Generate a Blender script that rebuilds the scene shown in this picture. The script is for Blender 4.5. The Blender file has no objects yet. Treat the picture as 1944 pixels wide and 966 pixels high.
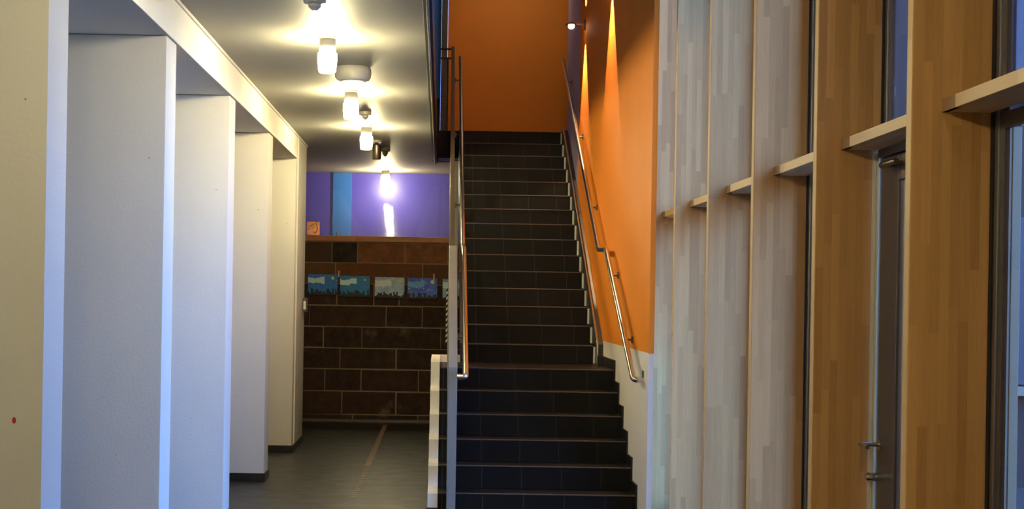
import bpy, bmesh, math, random
from mathutils import Vector, Matrix
R = random.Random(7)
S = bpy.context.scene
COL = S.collection

# ------------------------------------------------------------------ camera
EYE = 1.608
cam_d = bpy.data.cameras.new('camera'); cam = bpy.data.objects.new('camera', cam_d); COL.objects.link(cam)
cam_d.sensor_width = 36.0; cam_d.lens = 2749.0 / 1944.0 * 36.0
cam_d.shift_x = (972 - 837.33) / 1944.0; cam_d.shift_y = (562.88 - 483) / 1944.0
cam_d.clip_start = 0.05; cam_d.clip_end = 200
cam.matrix_world = Matrix.Translation((0, 0, EYE)) @ Matrix.Rotation(math.pi / 2, 4, 'X') @ Matrix.Rotation(0.0165, 4, 'Z')
S.camera = cam

# ------------------------------------------------------------------ light and exposure
SKY_STRENGTH = 13.0
LAMP_POWER = 300.0          # emission of the ceiling lamp globes
SPOT_POWER = 260.0
HALL_FILL_POWER = 60.0
LANDING_POWER = 6.0
S.view_settings.view_transform = 'Standard'; S.view_settings.look = 'None'
S.view_settings.gamma = 1.0; S.view_settings.use_curve_mapping = False
S.view_settings.exposure = 0.2
W = bpy.data.worlds.new('dusk_sky'); S.world = W; W.use_nodes = True
wn = W.node_tree.nodes; wl = W.node_tree.links; wn.clear()
wo = wn.new('ShaderNodeOutputWorld'); wb = wn.new('ShaderNodeBackground')
wt = wn.new('ShaderNodeTexCoord'); wsx = wn.new('ShaderNodeSeparateXYZ'); wr = wn.new('ShaderNodeValToRGB')
wl.new(wt.outputs['Generated'], wsx.inputs[0]); wl.new(wsx.outputs['Z'], wr.inputs[0])
wr.color_ramp.elements[0].position = 0.0; wr.color_ramp.elements[0].color = (.22, .38, .80, 1)
wr.color_ramp.elements[1].position = 0.6; wr.color_ramp.elements[1].color = (.11, .34, 1.0, 1)
wl.new(wr.outputs[0], wb.inputs[0]); wb.inputs[1].default_value = SKY_STRENGTH
wl.new(wb.outputs[0], wo.inputs[0])
# warm fill light added out of view behind the camera, for the fins
hd = bpy.data.lights.new('hall_fill', 'AREA'); hd.shape = 'RECTANGLE'; hd.size = 1.4; hd.size_y = .5; hd.energy = HALL_FILL_POWER; hd.color = (1.0, .86, .66)
ho = bpy.data.objects.new('hall_fill', hd); COL.objects.link(ho); ho.location = (.8, -2.4, 5.75); ho.rotation_euler = (math.radians(58), 0, 0)
# ceiling light above the upper landing
ud = bpy.data.lights.new('landing_light', 'AREA'); ud.shape = 'RECTANGLE'; ud.size = 1.0; ud.size_y = .3; ud.energy = LANDING_POWER; ud.color = (1.0, .85, .6)
uo = bpy.data.objects.new('landing_light', ud); COL.objects.link(uo); uo.location = (.8, 17.2, 5.85); uo.rotation_euler = (math.radians(35), 0, 0)

# ------------------------------------------------------------------ material helpers
class NT:
    def __init__(s, name):
        s.m = bpy.data.materials.new(name); s.m.use_nodes = True
        s.t = s.m.node_tree; s.t.nodes.clear()
        s.out = s.t.nodes.new('ShaderNodeOutputMaterial')
        s.b = s.t.nodes.new('ShaderNodeBsdfPrincipled'); s.t.links.new(s.b.outputs[0], s.out.inputs[0])
    def n(s, t, **k):
        x = s.t.nodes.new(t)
        for a, v in k.items(): setattr(x, a, v)
        return x
    def put(s, sock, v):
        if isinstance(v, bpy.types.NodeSocket): s.t.links.new(v, sock)
        else: sock.default_value = v
    def math(s, op, a, b=None, c=None):
        x = s.n('ShaderNodeMath', operation=op); s.put(x.inputs[0], a)
        if b is not None: s.put(x.inputs[1], b)
        if c is not None: s.put(x.inputs[2], c)
        return x.outputs[0]
    def obj(s): return s.n('ShaderNodeTexCoord').outputs['Object']
    def sep(s, v):
        x = s.n('ShaderNodeSeparateXYZ'); s.t.links.new(v, x.inputs[0]); return x.outputs
    def comb(s, a, b, c):
        x = s.n('ShaderNodeCombineXYZ'); s.put(x.inputs[0], a); s.put(x.inputs[1], b); s.put(x.inputs[2], c); return x.outputs[0]
    def noise(s, v, sc, det=3, rough=.55):
        x = s.n('ShaderNodeTexNoise'); s.put(x.inputs['Vector'], v); x.inputs['Scale'].default_value = sc
        x.inputs['Detail'].default_value = det; x.inputs['Roughness'].default_value = rough; return x.outputs[0]
    def mix(s, f, a, b):
        x = s.n('ShaderNodeMix', data_type='RGBA'); s.put(x.inputs[0], f); s.put(x.inputs[6], a); s.put(x.inputs[7], b); return x.outputs[2]
    def ramp(s, f, *st):
        x = s.n('ShaderNodeValToRGB'); s.t.links.new(f, x.inputs[0]); e = x.color_ramp.elements
        e[0].position, e[0].color = st[0]; e[1].position, e[1].color = st[-1]
        for p, c in st[1:-1]:
            q = e.new(p); q.color = c
        return x.outputs[0]
    def bump(s, h, st, d=.01):
        x = s.n('ShaderNodeBump'); x.inputs['Strength'].default_value = st; x.inputs['Distance'].default_value = d
        s.t.links.new(h, x.inputs['Height']); s.t.links.new(x.outputs[0], s.b.inputs['Normal'])
    def set(s, col=None, rough=None, metal=None, spec=None):
        if col is not None: s.put(s.b.inputs['Base Color'], col)
        if rough is not None: s.put(s.b.inputs['Roughness'], rough)
        if metal is not None: s.b.inputs['Metallic'].default_value = metal
        if spec is not None: s.b.inputs['Specular IOR Level'].default_value = spec
        return s.m
def c4(r, g, b): return (r, g, b, 1.0)

def paint(name, col, rough=.7, var=.06, bstr=.25, pits=False, bscale=60):
    t = NT(name); o = t.obj()
    n1 = t.noise(o, 1.6, 4); n2 = t.noise(o, bscale, 2)
    d = tuple(x * (1 - var * 2) for x in col); l = tuple(min(1, x * (1 + var)) for x in col)
    c = t.mix(n1, c4(*d), c4(*l))
    h = n2
    if pits:
        v = t.n('ShaderNodeTexVoronoi'); t.put(v.inputs['Vector'], o); v.inputs['Scale'].default_value = 7
        p = t.math('LESS_THAN', v.outputs['Distance'], .035)
        keep = t.math('GREATER_THAN', t.noise(o, 3.1, 1), .52)
        p = t.math('MULTIPLY', p, keep)
        c = t.mix(t.math('MULTIPLY', p, .65), c, c4(.12, .09, .07))
        h = t.math('SUBTRACT', n2, t.math('MULTIPLY', p, 1.5))
    t.bump(h, bstr, .004)
    return t.set(c, rough)

def metal(name, col, rough, m=1.0):
    t = NT(name); o = t.obj(); x = t.sep(o)
    n = t.noise(t.comb(t.math('MULTIPLY', x[0], 40), t.math('MULTIPLY', x[1], 2), t.math('MULTIPLY', x[2], 2)), 6, 2)
    r = t.math('ADD', t.math('MULTIPLY', n, .12), rough - .06)
    return t.set(c4(*col), r, m)

def plain(name, col, rough=.5, m=0.0):
    t = NT(name); o = t.obj(); n = t.noise(o, 9, 2)
    return t.set(t.mix(n, c4(*[x * .88 for x in col]), c4(*[min(1, x * 1.08) for x in col])), rough, m)

def wood(name, light, dark, along='z', rough=.55):
    """oak staves glued side by side, each stave of its own length and tone"""
    t = NT(name); o = t.obj(); x = t.sep(o); oi = t.n('ShaderNodeObjectInfo').outputs['Random']
    if along == 'z': L, A, B = x[2], x[0], x[1]
    else: L, A, B = x[1], x[0], x[2]
    row = t.math('FLOOR', t.math('DIVIDE', t.math('ADD', t.math('ADD', A, t.math('MULTIPLY', B, .93)), 7.0), .0335))
    rn = t.n('ShaderNodeTexWhiteNoise', noise_dimensions='2D'); t.put(rn.inputs['Vector'], t.comb(row, t.math('MULTIPLY', oi, 97.0), 0))
    seg = t.math('FLOOR', t.math('ADD', t.math('DIVIDE', L, .62), t.math('MULTIPLY', rn.outputs['Value'], 13.0)))
    wn_ = t.n('ShaderNodeTexWhiteNoise', noise_dimensions='3D'); t.put(wn_.inputs['Vector'], t.comb(row, seg, t.math('MULTIPLY', oi, 53.0)))
    tone = wn_.outputs['Value']
    off = t.math('MULTIPLY', tone, 31.0)
    gv = t.comb(t.math('MULTIPLY', A, 55), t.math('ADD', t.math('MULTIPLY', B, 55), off), t.math('ADD', t.math('MULTIPLY', L, 2.2), off))
    g = t.noise(gv, 1.5, 5, .6)
    fv = t.comb(t.math('MULTIPLY', A, 260), t.math('MULTIPLY', B, 260), t.math('ADD', t.math('MULTIPLY', L, 14), off))
    fl = t.noise(fv, 1.0, 2, .6)
    f = t.math('ADD', t.math('MULTIPLY', tone, .55), t.math('MULTIPLY', g, .55))
    f = t.math('ADD', f, t.math('MULTIPLY', t.math('SUBTRACT', fl, .5), .35))
    c = t.mix(f, c4(*dark), c4(*light)); t.bump(fl, .08, .002)
    return t.set(c, rough, spec=.22)

M = {}
M['concrete'] = paint('painted_concrete', (.68, .65, .58), .75, .04, .35, True)
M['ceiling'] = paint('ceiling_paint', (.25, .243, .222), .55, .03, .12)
M['white'] = paint('white_wall_paint', (.84, .80, .71), .7, .04, .35)
M['orange'] = paint('orange_wall_paint', (.93, .285, .010), .6, .05, .3, bscale=90)
M['lilac'] = paint('lilac_wall_paint', (.50, .43, .64), .6, .04, .2)
M['violet'] = paint('violet_wall_paint', (.055, .042, .40), .35, .05, .1)
M['blue'] = paint('blue_wall_paint', (.02, .14, .55), .35, .08, .1)
M['blue2'] = paint('deep_blue_wall_paint', (.02, .22, .75), .5, .1, .1)
M['fin'] = wood('oak_staves', (.66, .36, .13), (.36, .175, .058))
M['transom'] = wood('oak_transom_staves', (.88, .66, .38), (.68, .46, .23), 'y')  # sanded light oak, made paler still to carry lamplight on its front
M['edge'] = wood('oak_lit_edge', (.80, .55, .26), (.62, .40, .16))  # paler oak for the fin edges, lamplight painted into the colour
M['endgrain'] = plain('oak_end_block', (.34, .20, .085), .5)
M['steel'] = metal('brushed_steel', (.62, .58, .53), .24)
M['dsteel'] = metal('dark_steel', (.16, .13, .11), .4)
M['gpaint'] = plain('grey_steel_paint', (.23, .215, .185), .5, .3)
M['taupe'] = plain('taupe_trim', (.11, .10, .08), .7)
M['string'] = plain('black_steel_string', (.022, .019, .017), .4)
M['brown'] = plain('brown_grey_frame', (.13, .105, .085), .4, .4)
M['alu'] = metal('anodised_frame', (.34, .36, .40), .38)
M['cream'] = plain('cream_seal', (.80, .74, .58), .4)
M['black'] = plain('black_gasket', (.006, .006, .008), .6)
M['blacktile'] = plain('black_skirting_tile', (.012, .011, .011), .35)
M['lampbase'] = plain('ceramic_lamp_base', (.55, .53, .48), .35)
M['plastic'] = plain('grey_white_plastic', (.36, .345, .31), .4)
M['dplastic'] = plain('dark_grey_plastic', (.10, .09, .08), .4)
M['copper'] = metal('polished_copper', (.75, .30, .16), .25)
M['brass'] = metal('pale_brass', (.9, .72, .42), .2)
M['chrome'] = metal('chrome', (.75, .78, .82), .12)
M['green'] = plain('green_sticker', (.03, .16, .11), .4)
M['red'] = plain('red_paint_dab', (.45, .03, .02), .5)
M['bwhite'] = plain('white_plastic', (.8, .78, .72), .4)
M['outwall'] = plain('outside_render', (.026, .016, .011), .8)
M['outpane'] = plain('outside_window', (.02, .022, .03), .5)
M['outsill'] = plain('outside_sill', (.20, .15, .09), .7)
M['outframe'] = plain('outside_beige_post', (.17, .11, .045), .6)
M['ground'] = plain('outside_paving', (.035, .025, .018), .8)
M['roof'] = plain('roof_soffit', (.5, .48, .45), .8)

# floor tile and stair tile
t = NT('dark_floor_tile'); o = t.obj(); x = t.sep(o)
br = t.n('ShaderNodeTexBrick'); t.put(br.inputs['Vector'], t.comb(x[1], x[0], 0))
br.inputs['Scale'].default_value = 1; br.inputs['Brick Width'].default_value = .6; br.inputs['Row Height'].default_value = .3
br.inputs['Mortar Size'].default_value = .004; br.inputs['Mortar Smooth'].default_value = .2
br.inputs['Color1'].default_value = c4(.012, .012, .012); br.inputs['Color2'].default_value = c4(.017, .0168, .0165); br.inputs['Mortar'].default_value = c4(.007, .007, .007)
n = t.noise(o, 5, 4)
t.set(br.outputs[0], t.math('ADD', .30, t.math('MULTIPLY', n, .22)), spec=.35); M['floor'] = t.m
t.bump(t.noise(o, 40, 2), .06, .003)

t = NT('black_stair_tile'); o = t.obj(); x = t.sep(o)
fr = t.math('FRACT', t.math('DIVIDE', t.math('ADD', x[0], 2.92), .3))
j = t.math('LESS_THAN', t.math('ABSOLUTE', t.math('SUBTRACT', fr, .5)), .0085)
n = t.noise(o, 3, 4)
base = t.mix(n, c4(.005, .0047, .0045), c4(.010, .009, .0085))
t.set(t.mix(j, base, c4(.045, .038, .032)), t.math('ADD', .30, t.math('MULTIPLY', n, .2)), spec=.15); M['stair'] = t.m
M['nosing'] = plain('brown_grey_nosing', (.085, .066, .056), .4)

# sandstone (per block tint stored on the mesh: stones of different colour, upper rows also paler for the light falloff)
t = NT('sandstone_blocks'); o = t.obj()
at = t.n('ShaderNodeAttribute'); at.attribute_name = 'stone'
n1 = t.ramp(t.noise(o, 7, 6, .7), (.40, c4(0, 0, 0)), (.62, c4(1, 1, 1))); n2 = t.noise(o, 45, 4, .7)
c = t.mix(t.math('MULTIPLY', n1, .6), at.outputs['Color'], c4(.085, .045, .022))
c = t.mix(t.math('MULTIPLY', n2, .4), c, c4(.05, .028, .016))
c = t.mix(t.ramp(t.noise(o, 2.3, 5), (.62, c4(0, 0, 0)), (.72, c4(.35, .35, .35))), c, c4(.34, .24, .15))
t.bump(t.math('ADD', n1, n2), .7, .02); M['stone'] = t.set(c, .85)
M['mortar'] = plain('lime_mortar', (.27, .20, .125), .9)
M['cap'] = plain('red_sandstone_cap', (.46, .19, .085), .7)

def glass(name, refl=.12, tint=(.93, .95, .97), rough=.01):
    m = bpy.data.materials.new(name); m.use_nodes = True; t = m.node_tree; t.nodes.clear()
    o = t.nodes.new('ShaderNodeOutputMaterial'); mx = t.nodes.new('ShaderNodeMixShader')
    a = t.nodes.new('ShaderNodeBsdfTransparent'); a.inputs[0].default_value = c4(*tint)
    g = t.nodes.new('ShaderNodeBsdfGlossy'); g.inputs['Roughness'].default_value = rough
    lw = t.nodes.new('ShaderNodeLayerWeight'); lw.inputs[0].default_value = .25
    ma = t.nodes.new('ShaderNodeMath'); ma.operation = 'MULTIPLY_ADD'; ma.use_clamp = True
    pw = t.nodes.new('ShaderNodeMath'); pw.operation = 'POWER'; pw.inputs[1].default_value = 4.0; lw.inputs[0].default_value = .5
    t.links.new(lw.outputs['Facing'], pw.inputs[0]); t.links.new(pw.outputs[0], ma.inputs[0]); ma.inputs[1].default_value = .6; ma.inputs[2].default_value = refl
    t.links.new(ma.outputs[0], mx.inputs[0]); t.links.new(a.outputs[0], mx.inputs[1]); t.links.new(g.outputs[0], mx.inputs[2])
    t.links.new(mx.outputs[0], o.inputs[0]); return m
M['glass'] = glass('window_glass', .03)
M['rglass'] = glass('inner_glass', .03, (.96, .96, .98), .03)

def emit(name, col, st):
    m = bpy.data.materials.new(name); m.use_nodes = True; t = m.node_tree; t.nodes.clear()
    o = t.nodes.new('ShaderNodeOutputMaterial'); e = t.nodes.new('ShaderNodeEmission')
    e.inputs[0].default_value = c4(*col); e.inputs[1].default_value = st; t.links.new(e.outputs[0], o.inputs[0]); return m
M['globe'] = emit('lit_lamp_globe', (1.0, .85, .46), LAMP_POWER)
M['globe_fill'] = emit('dim_lamp_globe', (1.0, .88, .60), LAMP_POWER * .38)
M['spotbulb'] = emit('lit_spot_lens', (1.0, .72, .45), 14)

# ------------------------------------------------------------------ mesh helpers
def bx(bm, x0, x1, y0, y1, z0, z1, bev=0):
    x0, x1 = sorted((x0, x1)); y0, y1 = sorted((y0, y1)); z0, z1 = sorted((z0, z1))
    vs = [bm.verts.new(p) for p in [(x0,y0,z0),(x1,y0,z0),(x1,y1,z0),(x0,y1,z0),(x0,y0,z1),(x1,y0,z1),(x1,y1,z1),(x0,y1,z1)]]
    fs = [bm.faces.new([vs[i] for i in f]) for f in [(0,3,2,1),(4,5,6,7),(0,1,5,4),(1,2,6,5),(2,3,7,6),(3,0,4,7)]]
    if bev:
        es = list({e for f in fs for e in f.edges})
        bmesh.ops.bevel(bm, geom=es, offset=bev, segments=2, affect='EDGES', profile=.6)
    return bm
def B(*a, **k):
    return bx(bmesh.new(), *a, **k)
def prism(bm, pts, a0, a1, axis='x'):
    """pts: polygon in the plane across `axis`; x -> (y,z), y -> (x,z), z -> (x,y)"""
    def mk(p, a):
        return {'x': (a, p[0], p[1]), 'y': (p[0], a, p[1]), 'z': (p[0], p[1], a)}[axis]
    u = [bm.verts.new(mk(p, a0)) for p in pts]; v = [bm.verts.new(mk(p, a1)) for p in pts]
    bm.faces.new(u); bm.faces.new(list(reversed(v)))
    for i in range(len(pts)):
        k = (i + 1) % len(pts); bm.faces.new([u[i], v[i], v[k], u[k]])
    return bm
def lathe(bm, prof, c=(0, 0, 0), seg=28, axis='z'):
    rings = []
    for r, h in prof:
        ring = []
        for i in range(seg):
            a = 2 * math.pi * i / seg; p = (r * math.cos(a), r * math.sin(a), h)
            if axis == 'x': p = (p[2], p[0], p[1])
            if axis == 'y': p = (p[0], p[2], p[1])
            ring.append(bm.verts.new((p[0] + c[0], p[1] + c[1], p[2] + c[2])))
        rings.append(ring)
    for a, b in zip(rings, rings[1:]):
        for i in range(seg):
            k = (i + 1) % seg; bm.faces.new([a[i], a[k], b[k], b[i]])
    bm.faces.new(rings[0]); bm.faces.new(list(reversed(rings[-1])))
    return bm
def fillet(pts, rad, n=7):
    out = [Vector(pts[0])]
    for i in range(1, len(pts) - 1):
        a, b, c = Vector(pts[i-1]), Vector(pts[i]), Vector(pts[i+1])
        d1 = (a - b); d2 = (c - b); r = min(rad, d1.length * .45, d2.length * .45)
        p, q = b + d1.normalized() * r, b + d2.normalized() * r
        for k in range(n + 1):
            s = k / n; out.append(p * (1-s)**2 + b * 2*s*(1-s) + q * s*s)
    out.append(Vector(pts[-1])); return out
def tube(bm, pts, r, seg=16, rad=0):
    P = fillet(pts, rad) if rad else [Vector(p) for p in pts]
    up = None; rings = []
    for i, p in enumerate(P):
        d = (P[min(i+1, len(P)-1)] - P[max(i-1, 0)]).normalized()
        if up is None:
            up = d.orthogonal().normalized()
        up = (up - d * up.dot(d)).normalized(); s = d.cross(up)
        rings.append([bm.verts.new(p + (up * math.cos(2*math.pi*k/seg) + s * math.sin(2*math.pi*k/seg)) * r) for k in range(seg)])
    for a, b in zip(rings, rings[1:]):
        for k in range(seg):
            bm.faces.new([a[k], a[(k+1) % seg], b[(k+1) % seg], b[k]])
    bm.faces.new(rings[0]); bm.faces.new(list(reversed(rings[-1]))); return bm

def link_mesh(name, bm, mat, smooth=False):
    bmesh.ops.recalc_face_normals(bm, faces=bm.faces[:])
    me = bpy.data.meshes.new(name); bm.to_mesh(me); bm.free()
    me.materials.append(M[mat] if isinstance(mat, str) else mat)
    if smooth:
        for p in me.polygons: p.use_smooth = True
        me.set_sharp_from_angle(angle=math.radians(40))
    o = bpy.data.objects.new(name, me); COL.objects.link(o); return o
def part(name, bm, mat, parent, smooth=False, label=None):
    o = link_mesh(name, bm, mat, smooth); o.parent = parent
    # meshes are written in world coordinates: undo the parent's own place
    loc = Vector(parent['origin']); o.data.transform(Matrix.Translation(-loc)); o['origin'] = (0.0, 0.0, 0.0) if False else tuple(loc)
    if label: o['label'] = label
    return o
def thing(name, label, cat, loc, group=None):
    o = bpy.data.objects.new(name, None); o.empty_display_size = .1; COL.objects.link(o)
    o.location = loc; o['origin'] = tuple(float(v) for v in loc); o['label'] = label; o['category'] = cat
    if group: o['group'] = group
    return o
def solo(name, bm, mat, label, cat, loc, group=None, smooth=False):
    o = link_mesh(name, bm, mat, smooth); o.data.transform(Matrix.Translation(-Vector(loc))); o.location = loc
    o['origin'] = tuple(float(v) for v in loc); o['label'] = label; o['category'] = cat
    if group: o['group'] = group
    return o
def struct(name, bm, mat, smooth=False):
    o = link_mesh(name, bm, mat, smooth); o['kind'] = 'structure'; o['origin'] = (0.0, 0.0, 0.0); return o
def dup(root, loc, label, group=None):
    r = root.copy(); COL.objects.link(r); r.location = loc; r['label'] = label
    if group: r['group'] = group
    for ch in list(root.children):
        k = ch.copy(); COL.objects.link(k); k.parent = r
        for g in list(ch.children):
            d = g.copy(); COL.objects.link(d); d.parent = k
    return r

# ------------------------------------------------------------------ dimensions
XL = -1.495; HB = 2.988; HC = 3.235; Z2 = 3.57; ROOF = 5.9
PY0, PS, PT = 5.461, 2.3152, .29           # corridor piers
XF, XG = 1.588, 1.857                      # timber fins front / glass line
FY0, FS, FT = 4.914, 1.2412, .055
XR = 1.4644                                # orange wall face
RISE, GO = .17, .29
Y1 = 10.635; YL = Y1 + 5 * GO              # first nosing, landing nosing
YU = YL + .956; YT = YU + 14 * GO          # first upper nosing, top nosing

# ------------------------------------------------------------------ shell
struct('floor', B(-3.1, 1.95, -4, 19.4, -.15, 0), 'floor')
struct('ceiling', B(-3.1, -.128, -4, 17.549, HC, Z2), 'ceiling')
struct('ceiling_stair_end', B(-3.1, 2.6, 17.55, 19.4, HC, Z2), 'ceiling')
struct('ceiling_upper', B(-3.1, 2.7, -4, 19.4, ROOF, ROOF + .15), 'roof')
bm = B(-3.1, -2.9, -4, 19.4, 0, ROOF)
struct('wall_left', bm, 'concrete')
# edge trims of the corridor ceiling, hanging a little below it
struct('trim_1', B(-.127, -.108, -4, 17.2, HC - .03, HC - .001, bev=.003), 'black')
struct('trim_2', B(-.107, -.094, -4, 17.54, HC - .045, Z2, bev=.003), 'gpaint')
struct('trim_3', B(-.093, -.076, -4, 17.54, HC - .02, Z2 - .02), 'black')
# beam over the niches, with its thin lower lip
bm = B(-1.80, XL, -4, PY0 + 4 * PS, HB, HC - .001); bx(bm, -1.52, XL + .012, -4, PY0 + 4 * PS, HB - .001, HB + .022, bev=.004)
bx(bm, XL, XL + .012, -4, 15.85, HC - .02, HC - .001)
struct('trim_4', bm, 'concrete')
struct('ceiling_niches', B(-2.9, -1.80, -4, PY0 + 4 * PS, HB, HC - .002), 'concrete')

# piers
names = {0: 'nearest white concrete pier, blue light on its edge and a red dab',
         1: 'second white concrete pier from the near left, blue light on its edge',
         2: 'third white concrete pier of the row, a chipped mark on its broad face',
         3: 'fourth white concrete pier, its black skirting in view, before the longer last pier'}
def pier(k, y1=None):
    y0 = PY0 + k * PS; y1 = y1 or y0 + PT
    return y0, y1
def build_pier(y0, y1, label):
    p = thing('concrete_pier', label, 'pier', (XL, y0, 0), None)
    part('shaft', B(-2.895, XL, y0, y1, .0, HB - .002, bev=.01), 'concrete', p, True)
    b = bmesh.new(); bx(b, -2.895, XL + .012, y0 - .012, y1 + .0, 0, .07, bev=.003)
    part('skirting', b, 'blacktile', p)
    return p
p0 = build_pier(*pier(0), names[0])
for k in range(1, 4):
    dup(p0, (XL, PY0 + k * PS, 0), names[k])
st = bmesh.new(); lathe(st, [(.0001, 0), (.008, -.0004), (.006, -.0012), (.0001, -.0014)], (-1.602, PY0 - .001, 1.115), 9, 'y')
bmesh.ops.scale(st, vec=(1, 1, 1.6), space=Matrix.Translation((1.602, -PY0, -1.115)), verts=st.verts[:])
part('red_dab', st, 'red', p0, label='small red paint dab')
pe = thing('end_pier', 'longest and farthest white pier, a dark switch box on its far edge', 'pier', (XL, PY0 + 4 * PS, 0))
part('shaft', B(-2.895, XL, PY0 + 4 * PS + .001, 15.85, 0, HC - .001, bev=.012), 'concrete', pe, True)
part('skirting', B(-2.895, XL + .012, PY0 + 4 * PS - .012, 15.86, 0, .07, bev=.003), 'blacktile', pe)
bm = bmesh.new()
for yy in (14.86, 14.93): bx(bm, XL - .001, XL + .005, yy, yy + .012, .071, HC - .01)
part('edge_bead', bm, 'white', pe)
sw = thing('door_switch', 'white rocker in a dark box on the far edge of the end pier', 'switch', (XL, 15.70, 1.5))
part('box', B(XL + .0005, XL + .045, 15.66, 15.80, 1.42, 1.57, bev=.008), 'dplastic', sw)
part('rocker', B(XL + .008, XL + .036, 15.645, 15.661, 1.445, 1.535, bev=.006), 'bwhite', sw, label='white rocker')
for q in (3, ): pass

# rear wall with the glazed entrance
struct('wall_rear', B(-3.1, 1.95, -4.2, -4, 0, ROOF), 'white')

# stair side walls
bm = B(XR, XR + .037, 10.17, 15.69, 0, 1.235)
struct('wall_right', bm, 'white')
bm = B(XR, XR + .037, 10.165, 15.69, 1.235, ROOF)
struct('wall_right_upper', bm, 'orange')
struct('wall_right_far', B(XR, XR + .037, 15.69, 17.27, 0, ROOF), 'lilac')
struct('wall_landing', B(.032, 2.7, 18.4, 18.55, Z2, ROOF), 'orange')
struct('baseboard_landing', B(.032, 2.7, 18.385, 18.4, Z2, Z2 + .09), 'blacktile')
struct('wall_landing_side', B(2.55, 2.7, 17.0, 18.4, 0, ROOF), 'orange')
struct('wall_outer', B(XR + .037, 2.7, 16.9, 17.05, 0, ROOF), 'white')
struct('wall_upper_blue', B(-2.9, -.05, 18.4, 18.55, Z2, ROOF), 'blue2')
struct('trim_5', B(-.049, .031, 18.30, 18.45, Z2, ROOF), 'taupe')
struct('baseboard_blue', B(-.6, -.05, 18.35, 18.40, Z2, Z2 + .55), 'black')
struct('floor_landing', B(-.06, 2.55, YT + .0, 17.545, HC + .01, Z2 - .001), 'stair')

# end of the corridor: violet wall and reflective glass above the stone parapet
bm = B(-3.1, -1.46, 19.3, 19.45, 0, HC); struct('wall_end_left', bm, 'violet')
bm = B(-1.46, 2.6, 19.3, 19.45, 0, HC); struct('wall_end', bm, 'violet')
struct('trim_6', B(-1.46, -1.215, 19.27, 19.299, 0, HC - .001), 'blue')
g = struct('window_2', B(-1.46, 2.5, 19.18, 19.19, 0, HC - .002), 'rglass')
g.data.transform(Matrix.Translation((-1.46, 19.185, 0)) @ Matrix.Rotation(.016, 4, 'Z') @ Matrix.Translation((1.46, -19.185, 0)))
struct('wall_end_side', B(2.5, 2.6, 17.1, 19.3, 0, HC), 'violet')

# stone parapet
rows = [(2.018, 2.282, [-1.392, -1.07, -.467, .077]), (1.75, 2.018, [-1.345, -.24, .30]), (1.475, 1.75, [-1.325, -.857, -.535, .22]),
        (1.205, 1.475, [-1.668, -.694, -.235, .45]), (.935, 1.205, [-1.488, -.998, .005, .6]), (.667, .935, [-1.274, -.558, .35]),
        (.386, .667, [-1.463, -.998, -.27, .5]), (.092, .386, [-1.242, -.552, .2]), (.0, .092, [-1.1, -.27, .4])]
tints = {(0, 0): (.30, .22, .12), (0, 1): (.06, .055, .04), (0, 2): (.62, .37, .22), (0, 3): (.62, .38, .22), (0, 4): (.5, .3, .18), (1, 0): (.48, .31, .16), (1, 1): (.50, .29, .14), (1, 2): (.48, .28, .14), (1, 3): (.45, .27, .14)}  # upper two rows raised: light fading down the wall is painted in
par = thing('stone_parapet', 'reddish brown sandstone block wall with coping at the corridor end', 'wall', (-1.4, 18.4, 0))
bm = bmesh.new(); cl = bm.loops.layers.color.new('stone')
for ri, (z0, z1, js) in enumerate(rows):
    xs = [-2.89] + js + [1.46]
    for bi in range(len(xs) - 1):
        nb = len(bm.faces); d = R.uniform(0, .012)
        bx(bm, xs[bi] + R.uniform(.003, .009), xs[bi+1] - R.uniform(.003, .009), 18.40 - d + .006, 18.7, z0 + R.uniform(.004, .011), z1 - R.uniform(.003, .009), bev=.008)
        base = tints.get((ri, bi))
        if base is None:
            k = R.uniform(.75, 1.25); base = (.20 * k, .10 * k * R.uniform(.92, 1.1), .058 * k)
        bm.faces.ensure_lookup_table()
        for f in bm.faces[nb:]:
            for l in f.loops: l[cl] = (*base, 1)
for f in bm.faces:
    for l in f.loops:
        if l[cl][0] > .9: l[cl] = (.1, .05, .03, 1)
part('stone_blocks', bm, 'stone', par)
part('mortar_bed', B(-2.89, 1.46, 18.412, 18.69, 0, 2.282), 'mortar', par)
bm = bmesh.new()
for a, b in ((-2.89, -1.105), (-1.10, -.135), (-.13, 1.46)): bx(bm, a, b, 18.37, 18.73, 2.288, 2.36, bev=.006)
part('coping', bm, 'cap', par, label='orange-red coping stones')
struct('baseboard_end', B(-2.89, -.075, 18.36, 18.375, 0, .035), 'nosing')

# ------------------------------------------------------------------ right glazed side: fins, transoms, windows, door
fin_labels = ['broad honey oak fin at the right, beside the outside window', 'oak fin just left of the metal door',
              'oak fin third from the right, pale and bluish above', 'oak fin fourth from the right, pale above the small shelf-like transom',
              'slim-looking oak fin second from the orange wall', 'oak fin tucked against the end of the orange stair wall']
bm = B(XF, XG, FY0, FY0 + FT, 0.0, ROOF - .02, bev=.003)
fin0 = solo('oak_fin', bm, 'fin', fin_labels[0], 'timber fin', (XF, FY0, 0), 'oak fins along the glazing')
part('lit_front_edge', B(XF - .0025, XF + .003, FY0 + .002, FY0 + FT - .002, 0.0, ROOF - .021), 'edge', fin0, label='pale front edge, lamplight put into its colour')
for k in range(1, 5):
    dup(fin0, (XF, FY0 + k * FS, 0), fin_labels[k])
solo('oak_fin', B(1.503, XG, FY0 + 5 * FS, FY0 + 5 * FS + FT, 0, ROOF - .02, bev=.003), 'fin', fin_labels[5], 'timber fin', (1.503, FY0 + 5 * FS, 0), 'oak fins along the glazing')
for k in range(1, 2):
    dup(fin0, (XF, FY0 - k * FS, 0), 'oak fin beside the photographer, outside the frame', 'oak fins out of frame')
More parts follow.
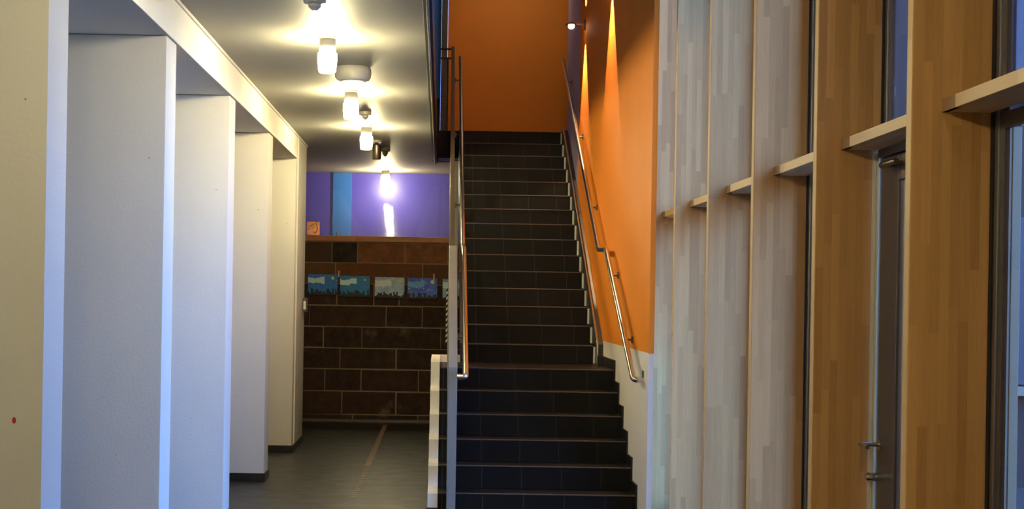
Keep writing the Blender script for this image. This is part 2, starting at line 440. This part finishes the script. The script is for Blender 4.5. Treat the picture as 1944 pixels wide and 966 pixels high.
tr_labels = ['nearest oak transom at the right edge, lit bright on its front', 'oak transom above the metal door',
             'oak transom third from the right between two fins', 'small oak transom fourth from the right',
             'small oak transom second from the orange wall', 'tiny oak transom nearest the orange wall']
XT = 1.690; ZT0, ZT1 = 2.262, 2.306
def transom(k, label, zo=0.0, group='oak transoms between the fins'):
    y1 = FY0 + k * FS; y0 = y1 - FS + FT
    tt = thing('oak_transom', label, 'transom', (XT, y1, ZT0 + zo), group)
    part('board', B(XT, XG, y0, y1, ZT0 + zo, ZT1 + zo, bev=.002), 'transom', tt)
    part('end_block', B(XT - .0008, XT + .02, y1 - .125, y1, ZT0 + zo, ZT1 + zo), 'endgrain', tt, label='darker end piece of the front edge')
    return tt
for k in range(6):
    transom(k, tr_labels[k], zo=[.0, -.003, -.008, -.012, -.016, -.02][k])
nwin = 3
for k in range(0, 6):
    y1 = FY0 + k * FS; y0 = y1 - FS + FT
    isdoor = (k == 1)
    bm = B(XG + .018, XG + .024, y0 + .002, y1 - .002, 2.32 if isdoor else .02, ROOF - .02)
    w = struct('window_%d' % nwin, bm, 'glass'); nwin += 1
    fr = bmesh.new(); bk = bmesh.new(); br_ = bmesh.new()
    lo = 2.31 if isdoor else 0.0
    for z0, z1 in ((lo, ROOF - .02),):
        bx(bk, XG - .001, XG + .03, y1 - .022, y1, z0, z1)
        bx(fr, XG + .004, XG + .030, y1 - .056, y1 - .023, z0, z1, bev=.002)
        bx(br_, XG + .012, XG + .030, y1 - .088, y1 - .057, z0, z1, bev=.002)
        bx(fr, XG + .004, XG + .030, y0 + .001, y0 + .05, z0, z1, bev=.003)
    for z0 in ((2.31, 2.31 + .04), (ROOF - .1, ROOF - .03)):
        bx(br_, XG + .012, XG + .03, y0 + .051, y1 - .089, z0[0], z0[1])
    if not isdoor:
        bx(br_, XG + .012, XG + .03, y0 + .051, y1 - .089, 2.20, 2.255)
        bx(br_, XG + .012, XG + .03, y0 + .051, y1 - .089, 0.0, .08)
    part('gasket', bk, 'black', w); part('window_frame', fr, 'alu', w); part('inner_frame', br_, 'brown', w)

# metal door in the second bay
dy1 = FY0 + FS - .004; dy0 = FY0 + FT + .004
d = struct('door_1', bmesh.new(), 'brown'); bpy.data.objects.remove(d)
bm = bmesh.new()
bx(bm, 1.835, 1.93, dy0, dy1 - .035, 2.222, 2.257, bev=.003); bx(bm, 1.835, 1.93, dy0, dy0 + .06, 0, 2.221)
d = struct('door_1', bm, 'brown')
bm = bmesh.new()
for i, x in enumerate((1.822, 1.833)):
    bx(bm, x, x + .010, dy1 - .032, dy1 - .002, .0, 2.245, bev=.002)
part('door_seal', bm, 'cream', d, label='cream weather strip')
part('door_edge', B(1.845, 1.90, dy1 - .062, dy1 - .034, 0, 2.22, bev=.003), 'alu', d)
bm = bmesh.new()
bx(bm, 1.842, 1.90, dy1 - .29, dy1 - .064, 0, 2.217, bev=.004); bx(bm, 1.842, 1.90, dy0 + .062, dy0 + .18, 0, 2.217, bev=.004)
bx(bm, 1.842, 1.90, dy0 + .181, dy1 - .291, 2.11, 2.217, bev=.004); bx(bm, 1.842, 1.90, dy0 + .181, dy1 - .291, 0, .16, bev=.004)
part('door_leaf', bm, 'brown', d)
bm = bmesh.new(); bx(bm, 1.852, 1.888, dy1 - .34, dy1 - .292, .161, 2.109, bev=.002); bx(bm, 1.852, 1.888, dy0 + .182, dy1 - .341, 2.07, 2.109)
part('glazing_bead', bm, 'alu', d)
part('door_glass', B(1.865, 1.875, dy0 + .182, dy1 - .341, .161, 2.069), 'glass', d)
bm = bmesh.new(); lathe(bm, [(.0001, 0), (.011, .001), (.014, .008), (.014, .19), (.011, .199), (.0001, .20)], (1.80, 5.75, 2.176), 20, 'y')
bx(bm, 1.80, 1.8415, 5.80, 5.83, 2.168, 2.184); bx(bm, 1.80, 1.8415, 5.90, 5.93, 2.168, 2.184)
part('door_closer', bm, 'dsteel', d, True)
def handle(x, s):
    bm = bmesh.new()
    tube(bm, [(x, dy1 - .10, 1.02), (x - s * .085, dy1 - .10, 1.02), (x - s * .088, dy1 - .23, 1.02)], .0095, 12, .02)
    lathe(bm, [(.0001, 0), (.027, .0005), (.027, .006), (.0001, .0065)], (min(x, x - s * .0065), dy1 - .10, 1.02), 18, 'x'); return bm
part('door_handle', handle(1.842, 1), 'steel', d, True); part('door_handle', handle(1.900, -1), 'steel', d, True)
for x0, x1 in ((1.785, 1.842), (1.90, 1.93)):
    bm = bmesh.new(); lathe(bm, [(.0001, 0), (.017, .001), (.019, .005), (.019, x1 - x0 - .004), (.0001, x1 - x0)], (x0, dy1 - .10, .885), 18, 'x')
    part('lock_knob', bm, 'chrome', d, True)

struct('wall_sky_block', B(XF, XG + .05, -4, FY0 - FS - .002, 0, ROOF), 'white')  # unseen, added in place of glazing to keep sky light off the piers
# outside
struct('wall_sky_screen', B(2.55, 2.75, -4, 5.7, -.02, 6.4), 'outwall')  # unseen wall added to screen the nearest bay from sky light
struct('ground_outside', B(1.96, 30, -20, 40, -.2, -.02), 'ground')
bl = thing('outside_building', 'dim violet-grey building beyond the glass at the right edge', 'building', (7.0, 13, 0))
part('facade', B(2.4, 12, 13.0, 20, -.02, 8.0), 'outwall', bl)
for x in (3.55, 4.35, 5.10, 5.62):
    for z in (.9, 3.55):
        f = part('window', B(x, x + .42, 12.94, 13.0, z, z + 1.5, bev=.01), 'outpane', bl)
        part('sill', B(x - .04, x + .46, 12.88, 12.99, z - .09, z - .01), 'outsill', f)
post = thing('porch_post', 'beige post standing outside the nearest window', 'post', (3.15, 8.0, -.02))
part('shaft', B(3.135, 3.185, 7.97, 8.03, -.02, 2.6, bev=.004), 'outframe', post)
part('pale_edge', B(3.122, 3.134, 7.98, 8.02, -.02, 2.6), 'outsill', post)
part('post_cap', B(3.12, 3.19, 7.96, 8.04, 2.6, 2.63, bev=.003), 'outframe', post)

# ------------------------------------------------------------------ stairs
stair = thing('staircase', 'black tiled staircase rising to the orange upper landing', 'staircase', (.7, Y1, 0))
def step(x0, x1, y, z, depth, zb):
    b = bmesh.new(); bx(b, x0, x1, y + .006, y + depth + .006, zb, z - .012); bx(b, x0, x1, y + .012, y + depth + .006, z - .012, z)
    s = part('step', b, 'stair', stair)
    n_ = part('nosing', B(x0, x1, y, y + .013, z - .009, z + .0006, bev=.002), 'nosing', s, label='brown-grey front edge')
    return s
for k in range(6):
    z = (k + 1) * RISE; dep = GO if k < 5 else .956
    step(0.0, XR - .013, Y1 + k * GO, z, dep, max(0, z - RISE - .02) if k else 0)
XU0, XU1 = .20, 1.378
for i in range(15):
    z = (7 + i) * RISE; dep = GO if i < 14 else .02
    step(XU0, XU1, YU + i * GO, z, dep, z - RISE - .02)
# white stepped kerb on the corridor side
bm = bmesh.new(); pts = [(Y1 - .01, .06)]
for k in range(6):
    z = (k + 1) * RISE + .012; y = Y1 - .01 + k * GO; zz = z if k < 5 else z + .05
    pts += [(y, zz - .02), (y + .02, zz)]
    nxt = (Y1 - .01 + (k + 1) * GO) if k < 5 else YU + .1
    pts += [(nxt, zz)]
pts += [(YU + .1, .06)]
prism(bm, pts, -.075, -.002)
part('stepped_kerb', bm, 'white', stair, label='white stepped kerb')
part('kerb_skirting', B(-.083, -.003, Y1 - .018, YU + .1, 0, .059), 'blacktile', stair)
part('landing_kerb', B(-.001, XU0 - .0, YU + .03, YU + .10, .5, 6 * RISE + .062), 'white', stair)
# skirting up the right wall
bm = bmesh.new()
for k in range(6):
    y0 = Y1 + k * GO - .012; y1 = (y0 + GO) if k < 5 else YU + .02
    bx(bm, XR - .0125, XR - .0005, y0, y1, max(.0, k * RISE) + (.08 if k else 0) - .001, (k + 1) * RISE + .08)
bx(bm, XR - .0125, XR - .0005, 10.175, Y1 - .013, 0, .08)
part('wall_skirting', bm, 'blacktile', stair)
# white ends beside each riser and steel string of the upper flight
for i in range(15):
    z = (7 + i) * RISE
    part('riser_end', B(XU1 + .001, XU1 + .018, YU + i * GO - .002, YU + i * GO + .02, z - RISE + .012, z - .012), 'white', stair, label='white strip at the riser end')
def sy(y): return 7 * RISE + (y - YU) * RISE / GO
def stringer(x0, x1, up, dn, name='stringer', mat='string'):
    bm = bmesh.new(); a, b = YU - .03, YT + .02
    prism(bm, [(a, 6 * RISE + .002), (a, sy(a) + up), (b - .03, sy(b - .03) + up), (b, sy(b) + up - .03), (b, sy(b) - dn), (a + .35, sy(a + .35) - dn)], x0, x1)
    part(name, bm, mat, stair)
stringer(XU1 + .019, XU1 + .045, .05, .30)
stringer(XU1 + .046, XR - .001, .03, .30)
stringer(XU0 - .02, XU0 - .001, .02, .30)
bm = bmesh.new(); a, b = YU - .035, YT + .02
tube(bm, [(XU1 + .032, a, 6 * RISE + .004), (XU1 + .032, a, sy(a) + .06), (XU1 + .032, b - .03, sy(b - .03) + .06), (XU1 + .032, b + .03, sy(b - .03) + .05)], .012, 12, .03)
part('stringer_edge', bm, 'steel', stair, True)
# sloping soffit below upper flight and landing underside wall
bm = bmesh.new(); prism(bm, [(YU + .35, sy(YU + .35) - .31), (YT, sy(YT) - .31), (YT + .0, sy(YT) - .42), (YU + .35, sy(YU + .35) - .42)], XU0, XU1)
part('soffit', bm, 'white', stair)

# side guard of the lower flight
gd = thing('stair_guard', 'slim grey steel guard rising along the left of the stairs', 'guard rail', (.1, 10.5, 0))
ga, gb = 10.50, 12.75
bm = bmesh.new()
prism(bm, [(ga, .0), (ga, 1.10), (YL, 2.02), (gb, 2.06), (gb, 1.06), (YL, 1.06), (Y1 - .012, .205), (Y1 - .012, .0)], .062, .128)
bmesh.ops.bevel(bm, geom=bm.edges[:], offset=.003, segments=1, affect='EDGES')
part('side_panel', bm, 'gpaint', gd)
def gz(y): return sy(y) + .98
ps = [YU + .02 + i * (YT - YU - .04) / 4 for i in range(5)]
for y in ps:
    part('guard_post', B(.078, .110, y - .006, y + .006, sy(y) - .22, gz(y) - .002), 'brown', gd)
bm = bmesh.new(); prism(bm, [(YU - .3, gz(YU - .3) - .03), (YU - .3, gz(YU - .3)), (YT + .03, gz(YT + .03)), (YT + .03, gz(YT + .03) - .03)], .074, .113)
part('guard_rail', bm, 'brown', gd)
for q in range(1, 6):
    h = .98 - q * .16; bm = bmesh.new(); tube(bm, [(.094, YU - .1, sy(YU - .1) + h), (.094, YT, sy(YT) + h)], .006, 8)
    part('guard_bar', bm, 'dsteel', gd)
bm = bmesh.new()
for z in (Z2 + .97, Z2 + .86): tube(bm, [(.094, YT + .05, z), (-.06, YT + .05, z)], .012, 8)
tube(bm, [(.037, YT + .05, Z2 + .86), (.037, YT + .05, Z2 + .0)], .008, 8)
part('landing_bars', bm, 'dsteel', gd)
# steel column at the slab end
cl_ = thing('steel_column', 'grey steel column carrying the landing slab, striped tape on one edge', 'column', (.14, 17.4, 0))
part('shaft', B(.083, .197, 17.40, 17.50, 0, HC + .008, bev=.008), 'gpaint', cl_)
bm = bmesh.new(); bw = bmesh.new()
for i in range(22):
    z = 1.02 + i * .032
    prism(bm if i % 2 else bw, [(.062, z), (.082, z + .022), (.082, z + .054), (.062, z + .032)], 17.39, 17.41, 'y')
part('striped_tape', bm, 'cream', cl_); part('striped_tape', bw, 'black', cl_)

# ------------------------------------------------------------------ handrails
def rail(x, xw, name, label, sgn):
    r = thing(name, label, 'handrail', (x, 10.4, 1.0))
    bm = bmesh.new()
    tube(bm, [(xw, 10.395, 1.035), (x, 10.38, 1.035), (x, 12.27, 2.03), (x, 12.83, 2.045), (x, YT - .03, 4.43), (x, YT + .06, 4.45)], .0215, 18, .07)
    part('rail_tube', bm, 'steel', r, True)
    for y, z in ((11.0, 1.36), (11.95, 1.862), (13.7, 2.53), (15.2, 3.365), (16.6, 4.145)):
        xb = xw if (sgn > 0 or y < 12.7) else .114
        bm = bmesh.new(); tube(bm, [(x, y, z - .02), (x + sgn * .01, y, z - .055), (xb, y, z - .055)], .008, 10, .02)
        bx(bm, xb + .0005, xb + .018, y - .02, y + .02, z - .08, z - .03) if sgn < 0 else bx(bm, xw - .012, xw, y - .025, y + .025, z - .08, z - .03)
        part('bracket', bm, 'dsteel', r)
    return r
rr = rail(1.39, XR - .0005, 'handrail', 'polished steel handrail bolted to the orange stair wall', 1)
rail(.186, .129, 'handrail', 'polished steel handrail on the left side, above the grey guard', -1)
part('sticker', B(XR - .005, XR - .0008, 10.38, 10.46, 1.045, 1.10), 'green', rr, label='small green tag')

# ------------------------------------------------------------------ wall spotlights
def wall_spot(y, z, label):
    s = thing('wall_spotlight', label, 'wall lamp', (XR, y, z), 'spotlights on the orange wall')
    part('back_plate', B(XR - .022, XR, y - .03, y + .03, z - .05, z + .05, bev=.004), 'dsteel', s)
    bm = bmesh.new(); tube(bm, [(XR - .02, y, z), (XR - .12, y, z + .01)], .006, 10); part('arm', bm, 'steel', s)
    bm = bmesh.new(); lathe(bm, [(.0001, .030), (.03, .028), (.062, .008), (.062, .0), (.03, -.004), (.0001, -.005)], (XR - .15, y, z - .005), 26)
    part('reflector', bm, 'copper', s, True)
    bm = bmesh.new(); lathe(bm, [(.0001, 0), (.034, 0), (.03, -.02), (.014, -.034), (.0001, -.036)], (XR - .15, y, z - .0105), 20)
    part('bulb', bm, 'spotbulb', s, True, label='glowing glass lens')
    for up in (0, 1):
        ld = bpy.data.lights.new('spot_beam', 'SPOT'); ld.energy = SPOT_POWER; ld.color = (1.0, .62, .32)
        ld.spot_size = math.radians(58); ld.spot_blend = .12; ld.shadow_soft_size = .004
        lo = bpy.data.objects.new('spot_beam', ld); COL.objects.link(lo); lo.parent = s
        lo.location = (-.085, 0, .045 if up else -.055)
        lo.rotation_euler = (math.pi if up else 0, 0, 0)
    return s
wall_spot(15.13, 4.47, 'copper wall spotlight with a small dish on an arm, high above the handrail')
wall_spot(12.75, 4.47, 'second wall spotlight above the frame, throwing a beam down the orange wall')

# ------------------------------------------------------------------ corridor ceiling lamps
XLmp = -.745
def lamp(y, label, group):
    l = thing('ceiling_lamp', label, 'ceiling lamp', (XLmp, y, HC), group)
    bm = bmesh.new(); lathe(bm, [(.062, 0), (.062, -.004), (.051, -.010), (.050, -.018), (.0525, -.022), (.0525, -.088), (.048, -.094), (.0001, -.094)], (XLmp, y, HC), 32)
    part('lamp_holder', bm, 'lampbase', l, True)
    bm = bmesh.new(); lathe(bm, [(.050, -.0945), (.060, -.100), (.0605, -.15), (.057, -.185), (.054, -.212), (.046, -.2205), (.0001, -.221)], (XLmp, y, HC), 32)
    part('lamp_globe', bm, 'globe', l, True, label='glowing white glass globe')
    return l
L0 = lamp(9.176, 'nearest lit ceiling lamp with a white glass globe, largest of the row', 'ceiling lamps along the corridor')
dup(L0, (XLmp, 11.57, HC), 'second lit ceiling lamp from the near end of the corridor')
dup(L0, (XLmp, 13.96, HC), 'third lit ceiling lamp, just before the dark downlight')
dup(L0, (XLmp, 18.75, HC), 'farthest lit ceiling lamp, in front of the violet wall above the parapet')
for y in (6.78, 4.39, 2.0, -.4):
    dup(L0, (XLmp, y, HC), 'unseen ceiling lamp outside the frame, continuing the row to warm the near piers', 'ceiling lamps out of frame')
for o_ in [q for q in COL.objects if q.name.startswith('ceiling_lamp') and 4 < q.location.y < 7]:  # dimmed pair out of view, added to warm the near piers
    for ch in o_.children:
        if ch.name.startswith('lamp_globe'):
            ch.data = ch.data.copy(); ch.data.materials[0] = M['globe_fill']
# ceiling devices
def detector(x, y, r, label, mat='plastic', h=.07):
    d_ = thing('smoke_detector', label, 'detector', (x, y, HC))
    bm = bmesh.new(); lathe(bm, [(r, 0), (r, -h * .3), (r * .92, -h * .42), (r * .6, -h * .5), (.0001, -h * .5)], (x, y, HC), 28); part('detector_base', bm, mat, d_, True)
    bm = bmesh.new(); lathe(bm, [(r * .55, -h * .5), (r * .55, -h * .7), (r * .38, -h * .85), (r * .2, -h), (.0001, -h)], (x, y, HC), 24); part('detector_head', bm, mat, d_, True)
    return d_
detector(-.720, 7.95, .062, 'grey round smoke detector on the ceiling at the top edge')
detector(-.700, 12.85, .055, 'small smoke detector just behind the second ceiling lamp')
detector(-.640, 15.9, .055, 'dark pointed detector beyond the dark downlight', 'dplastic', .10)
sp = thing('ceiling_speaker', 'wide round grey box on the ceiling behind the nearest lamp', 'speaker', (-.655, 10.35, HC))
bm = bmesh.new(); lathe(bm, [(.118, 0), (.128, -.012), (.131, -.045), (.127, -.075), (.108, -.098), (.0001, -.099)], (-.655, 10.35, HC), 40); part('housing', bm, 'plastic', sp, True)
bm = bmesh.new(); lathe(bm, [(.095, -.0995), (.09, -.106), (.0001, -.107)], (-.655, 10.35, HC), 32); part('grille', bm, 'lampbase', sp, True)
dl = thing('downlight', 'dark unlit cylinder downlight on the corridor ceiling', 'downlight', (-.70, 15.2, HC))
bm = bmesh.new(); lathe(bm, [(.02, 0), (.02, -.03), (.044, -.05), (.046, -.19), (.040, -.20), (.0001, -.198)], (-.70, 15.2, HC), 28); part('housing', bm, 'dsteel', dl, True)
bm = bmesh.new(); lathe(bm, [(.05, 0), (.05, -.02), (.0001, -.021)], (-.70, 15.2, HC + .0001), 24); part('mount', bm, 'plastic', dl, True)

# ------------------------------------------------------------------ children's paintings on a line, plaque, floor strip
def painting_mat(name, sky1, sky2, cloud, seed, spark, moon):
    sky1, sky2, cloud = [tuple(min(.9, v * 1.45) for v in q) for q in (sky1, sky2, cloud)]
    t = NT(name); o = t.obj(); x = t.sep(o)      # x: 0..w, z: 0..h from the sheet's lower left
    n = t.noise(t.comb(t.math('ADD', x[0], seed), seed * 2.0, t.math('MULTIPLY', x[2], 1.4)), 14, 3)
    c = t.mix(n, c4(*sky1), c4(*sky2))
    v = t.n('ShaderNodeTexVoronoi'); t.put(v.inputs['Vector'], t.comb(t.math('ADD', x[0], seed * 3.0), 0, x[2])); v.inputs['Scale'].default_value = 26
    c = t.mix(t.math('MULTIPLY', t.math('LESS_THAN', v.outputs['Distance'], spark), .8), c, c4(.55, .65, .72))
    # a soft cloud bank on the left
    nn = t.math('MULTIPLY', t.math('SUBTRACT', t.noise(t.comb(t.math('ADD', x[0], seed), 0, x[2]), 9, 2), .5), .10)
    yy = t.math('ABSOLUTE', t.math('SUBTRACT', t.math('ADD', x[2], nn), .185))
    m1 = t.math('MULTIPLY', t.math('LESS_THAN', yy, .036), t.math('LESS_THAN', x[0], .21))
    c = t.mix(t.math('MULTIPLY', m1, .85), c, c4(*cloud))
    # dark jagged city line
    wn1 = t.n('ShaderNodeTexWhiteNoise', noise_dimensions='1D'); t.put(wn1.inputs['W'], t.math('ADD', t.math('FLOOR', t.math('MULTIPLY', x[0], 55)), seed))
    sk = t.math('LESS_THAN', x[2], t.math('ADD', .018, t.math('MULTIPLY', wn1.outputs['Value'], .065)))
    c = t.mix(sk, c, c4(.008, .012, .016))
    dx = t.math('SUBTRACT', x[0], .315); dz = t.math('SUBTRACT', x[2], .215)
    dd = t.math('SQRT', t.math('ADD', t.math('MULTIPLY', dx, dx), t.math('MULTIPLY', dz, dz)))
    c = t.mix(t.math('LESS_THAN', dd, moon), c, c4(.62, .58, .16))
    return t.set(c, .6)
PW, PH = .375, .262
YP = 18.365
pics = [(-1.690, 1.603, (.008, .07, .30), (.02, .16, .46), (.42, .55, .55), 1.3, .10, .020, 'teal-blue night painting with a pale cloud, leftmost on the line'),
        (-1.283, 1.589, (.008, .08, .26), (.02, .18, .40), (.45, .58, .60), 4.1, .11, .014, 'dark teal night painting with a tiny moon, second from the left'),
        (-.842, 1.580, (.12, .20, .33), (.38, .46, .54), (.52, .54, .55), 7.7, .20, .026, 'grey-white speckled night painting with a yellow moon, in the middle'),
        (-.425, 1.574, (.01, .025, .30), (.08, .16, .55), (.10, .26, .50), 9.2, .19, .026, 'deep violet-blue speckled painting with a yellow moon'),
        (.018, 1.568, (.08, .22, .32), (.22, .40, .48), (.45, .56, .58), 12.5, .12, .02, 'pale teal painting half hidden behind the steel column')]
pegs = 0
for i, (x, z, a, b, cl, sd, spk, mo, lab) in enumerate(pics):
    bm = B(0, PW, -.0015, .0015, 0, PH)
    bmesh.ops.subdivide_edges(bm, edges=bm.edges[:], cuts=3, use_grid_fill=True)
    for v in bm.verts: v.co.y += .004 * math.sin(v.co.x * 9 + i)
    o = link_mesh('painting', bm, painting_mat('night_painting', a, b, cl, sd, spk, mo)); o.location = (x, YP, z); o.rotation_euler = (0, -.003 + .002 * (i % 3), 0)
    o['label'] = lab; o['category'] = 'painting'; o['group'] = 'night paintings pegged along the stone wall'
pl = ['wooden peg between the two leftmost paintings', 'wooden peg at the top of the grey-white painting', 'pale peg on the violet-blue painting', 'dark peg on the half hidden painting']
for (x, z, m_), lab in zip(((-1.30, 1.875, 'bwhite'), (-.475, 1.862, 'outframe'), (-.095, 1.855, 'bwhite'), (.05, 1.85, 'dplastic')), pl):
    pg = thing('clothes_peg', lab, 'peg', (x, YP - .012, z), 'pegs holding the paintings')
    for s in (-1, 1):
        bm = bmesh.new(); prism(bm, [(x + s * .001, z - .04), (x + s * .005, z - .04), (x + s * .009, z + .04), (x + s * .004, z + .04)], YP - .018, YP - .006, 'y')
        part('jaw', bm, m_, pg)
bm = bmesh.new(); tube(bm, [(-1.9, YP + .003, 1.874), (-.9, YP + .003, 1.852), (.3, YP + .003, 1.842)], .0025, 6)
solo('hanging_line', bm, 'dplastic', 'thin cord the night paintings hang from', 'cord', (-.8, YP + .003, 1.85))
pq = thing('copper_plaque', 'small square embossed copper plaque on the stone coping', 'plaque', (-1.63, 18.40, 2.36))
part('plate', B(-1.722, -1.555, 18.40, 18.408, 2.361, 2.535, bev=.003), 'copper', pq)
bm = bmesh.new()
for pts in ([(-1.70, 18.398, 2.42), (-1.675, 18.398, 2.485), (-1.66, 18.398, 2.41)], [(-1.68, 18.398, 2.46), (-1.64, 18.398, 2.50), (-1.60, 18.398, 2.51), (-1.585, 18.398, 2.44), (-1.61, 18.398, 2.39), (-1.64, 18.398, 2.40)],
            [(-1.655, 18.398, 2.44), (-1.62, 18.398, 2.48)], [(-1.715, 18.398, 2.50), (-1.705, 18.398, 2.525)], [(-1.615, 18.398, 2.525), (-1.57, 18.398, 2.522), (-1.565, 18.398, 2.49)]):
    tube(bm, pts, .007, 8, .01)
part('relief', bm, 'brass', pq, True, label='pale raised swirl relief')
fig = solo('figurine', lathe(bmesh.new(), [(.016, 0), (.018, .01), (.009, .02), (.012, .035), (.006, .045), (.009, .055), (.0001, .066)], (-1.335, 18.42, 2.36), 14), 'dplastic', 'tiny dark figure on the coping before the blue strip', 'figurine', (-1.335, 18.42, 2.36), smooth=True)

t = NT('brown_floor_strip'); o = t.obj(); x = t.sep(o)
seg = t.math('LESS_THAN', t.math('FRACT', t.math('MULTIPLY', x[1], 7.0)), .55)
wear = t.noise(o, 6, 3)
c = t.mix(t.math('MULTIPLY', seg, wear), c4(.17, .10, .085), c4(.30, .22, .19)); t.set(c, .3)
M['strip'] = t.m
fs = thing('floor_strip', 'narrow brownish inlaid strip running along the dark corridor floor', 'floor strip', (-.66, 17.7, 0))
part('inlay', B(-.695, -.640, 13.6, 18.0, -.01, .0015), 'strip', fs)
bm = bmesh.new(); yq = 13.52
while yq > 11.5:
    w_ = .03 + .03 * R.random(); L_ = .035 + .02 * R.random(); xo = R.uniform(-.006, .006)
    bx(bm, -.668 + xo - w_ / 2, -.668 + xo + w_ / 2, yq - L_, yq, -.01, .0015); yq -= .115
part('worn_dashes', bm, 'strip', fs)
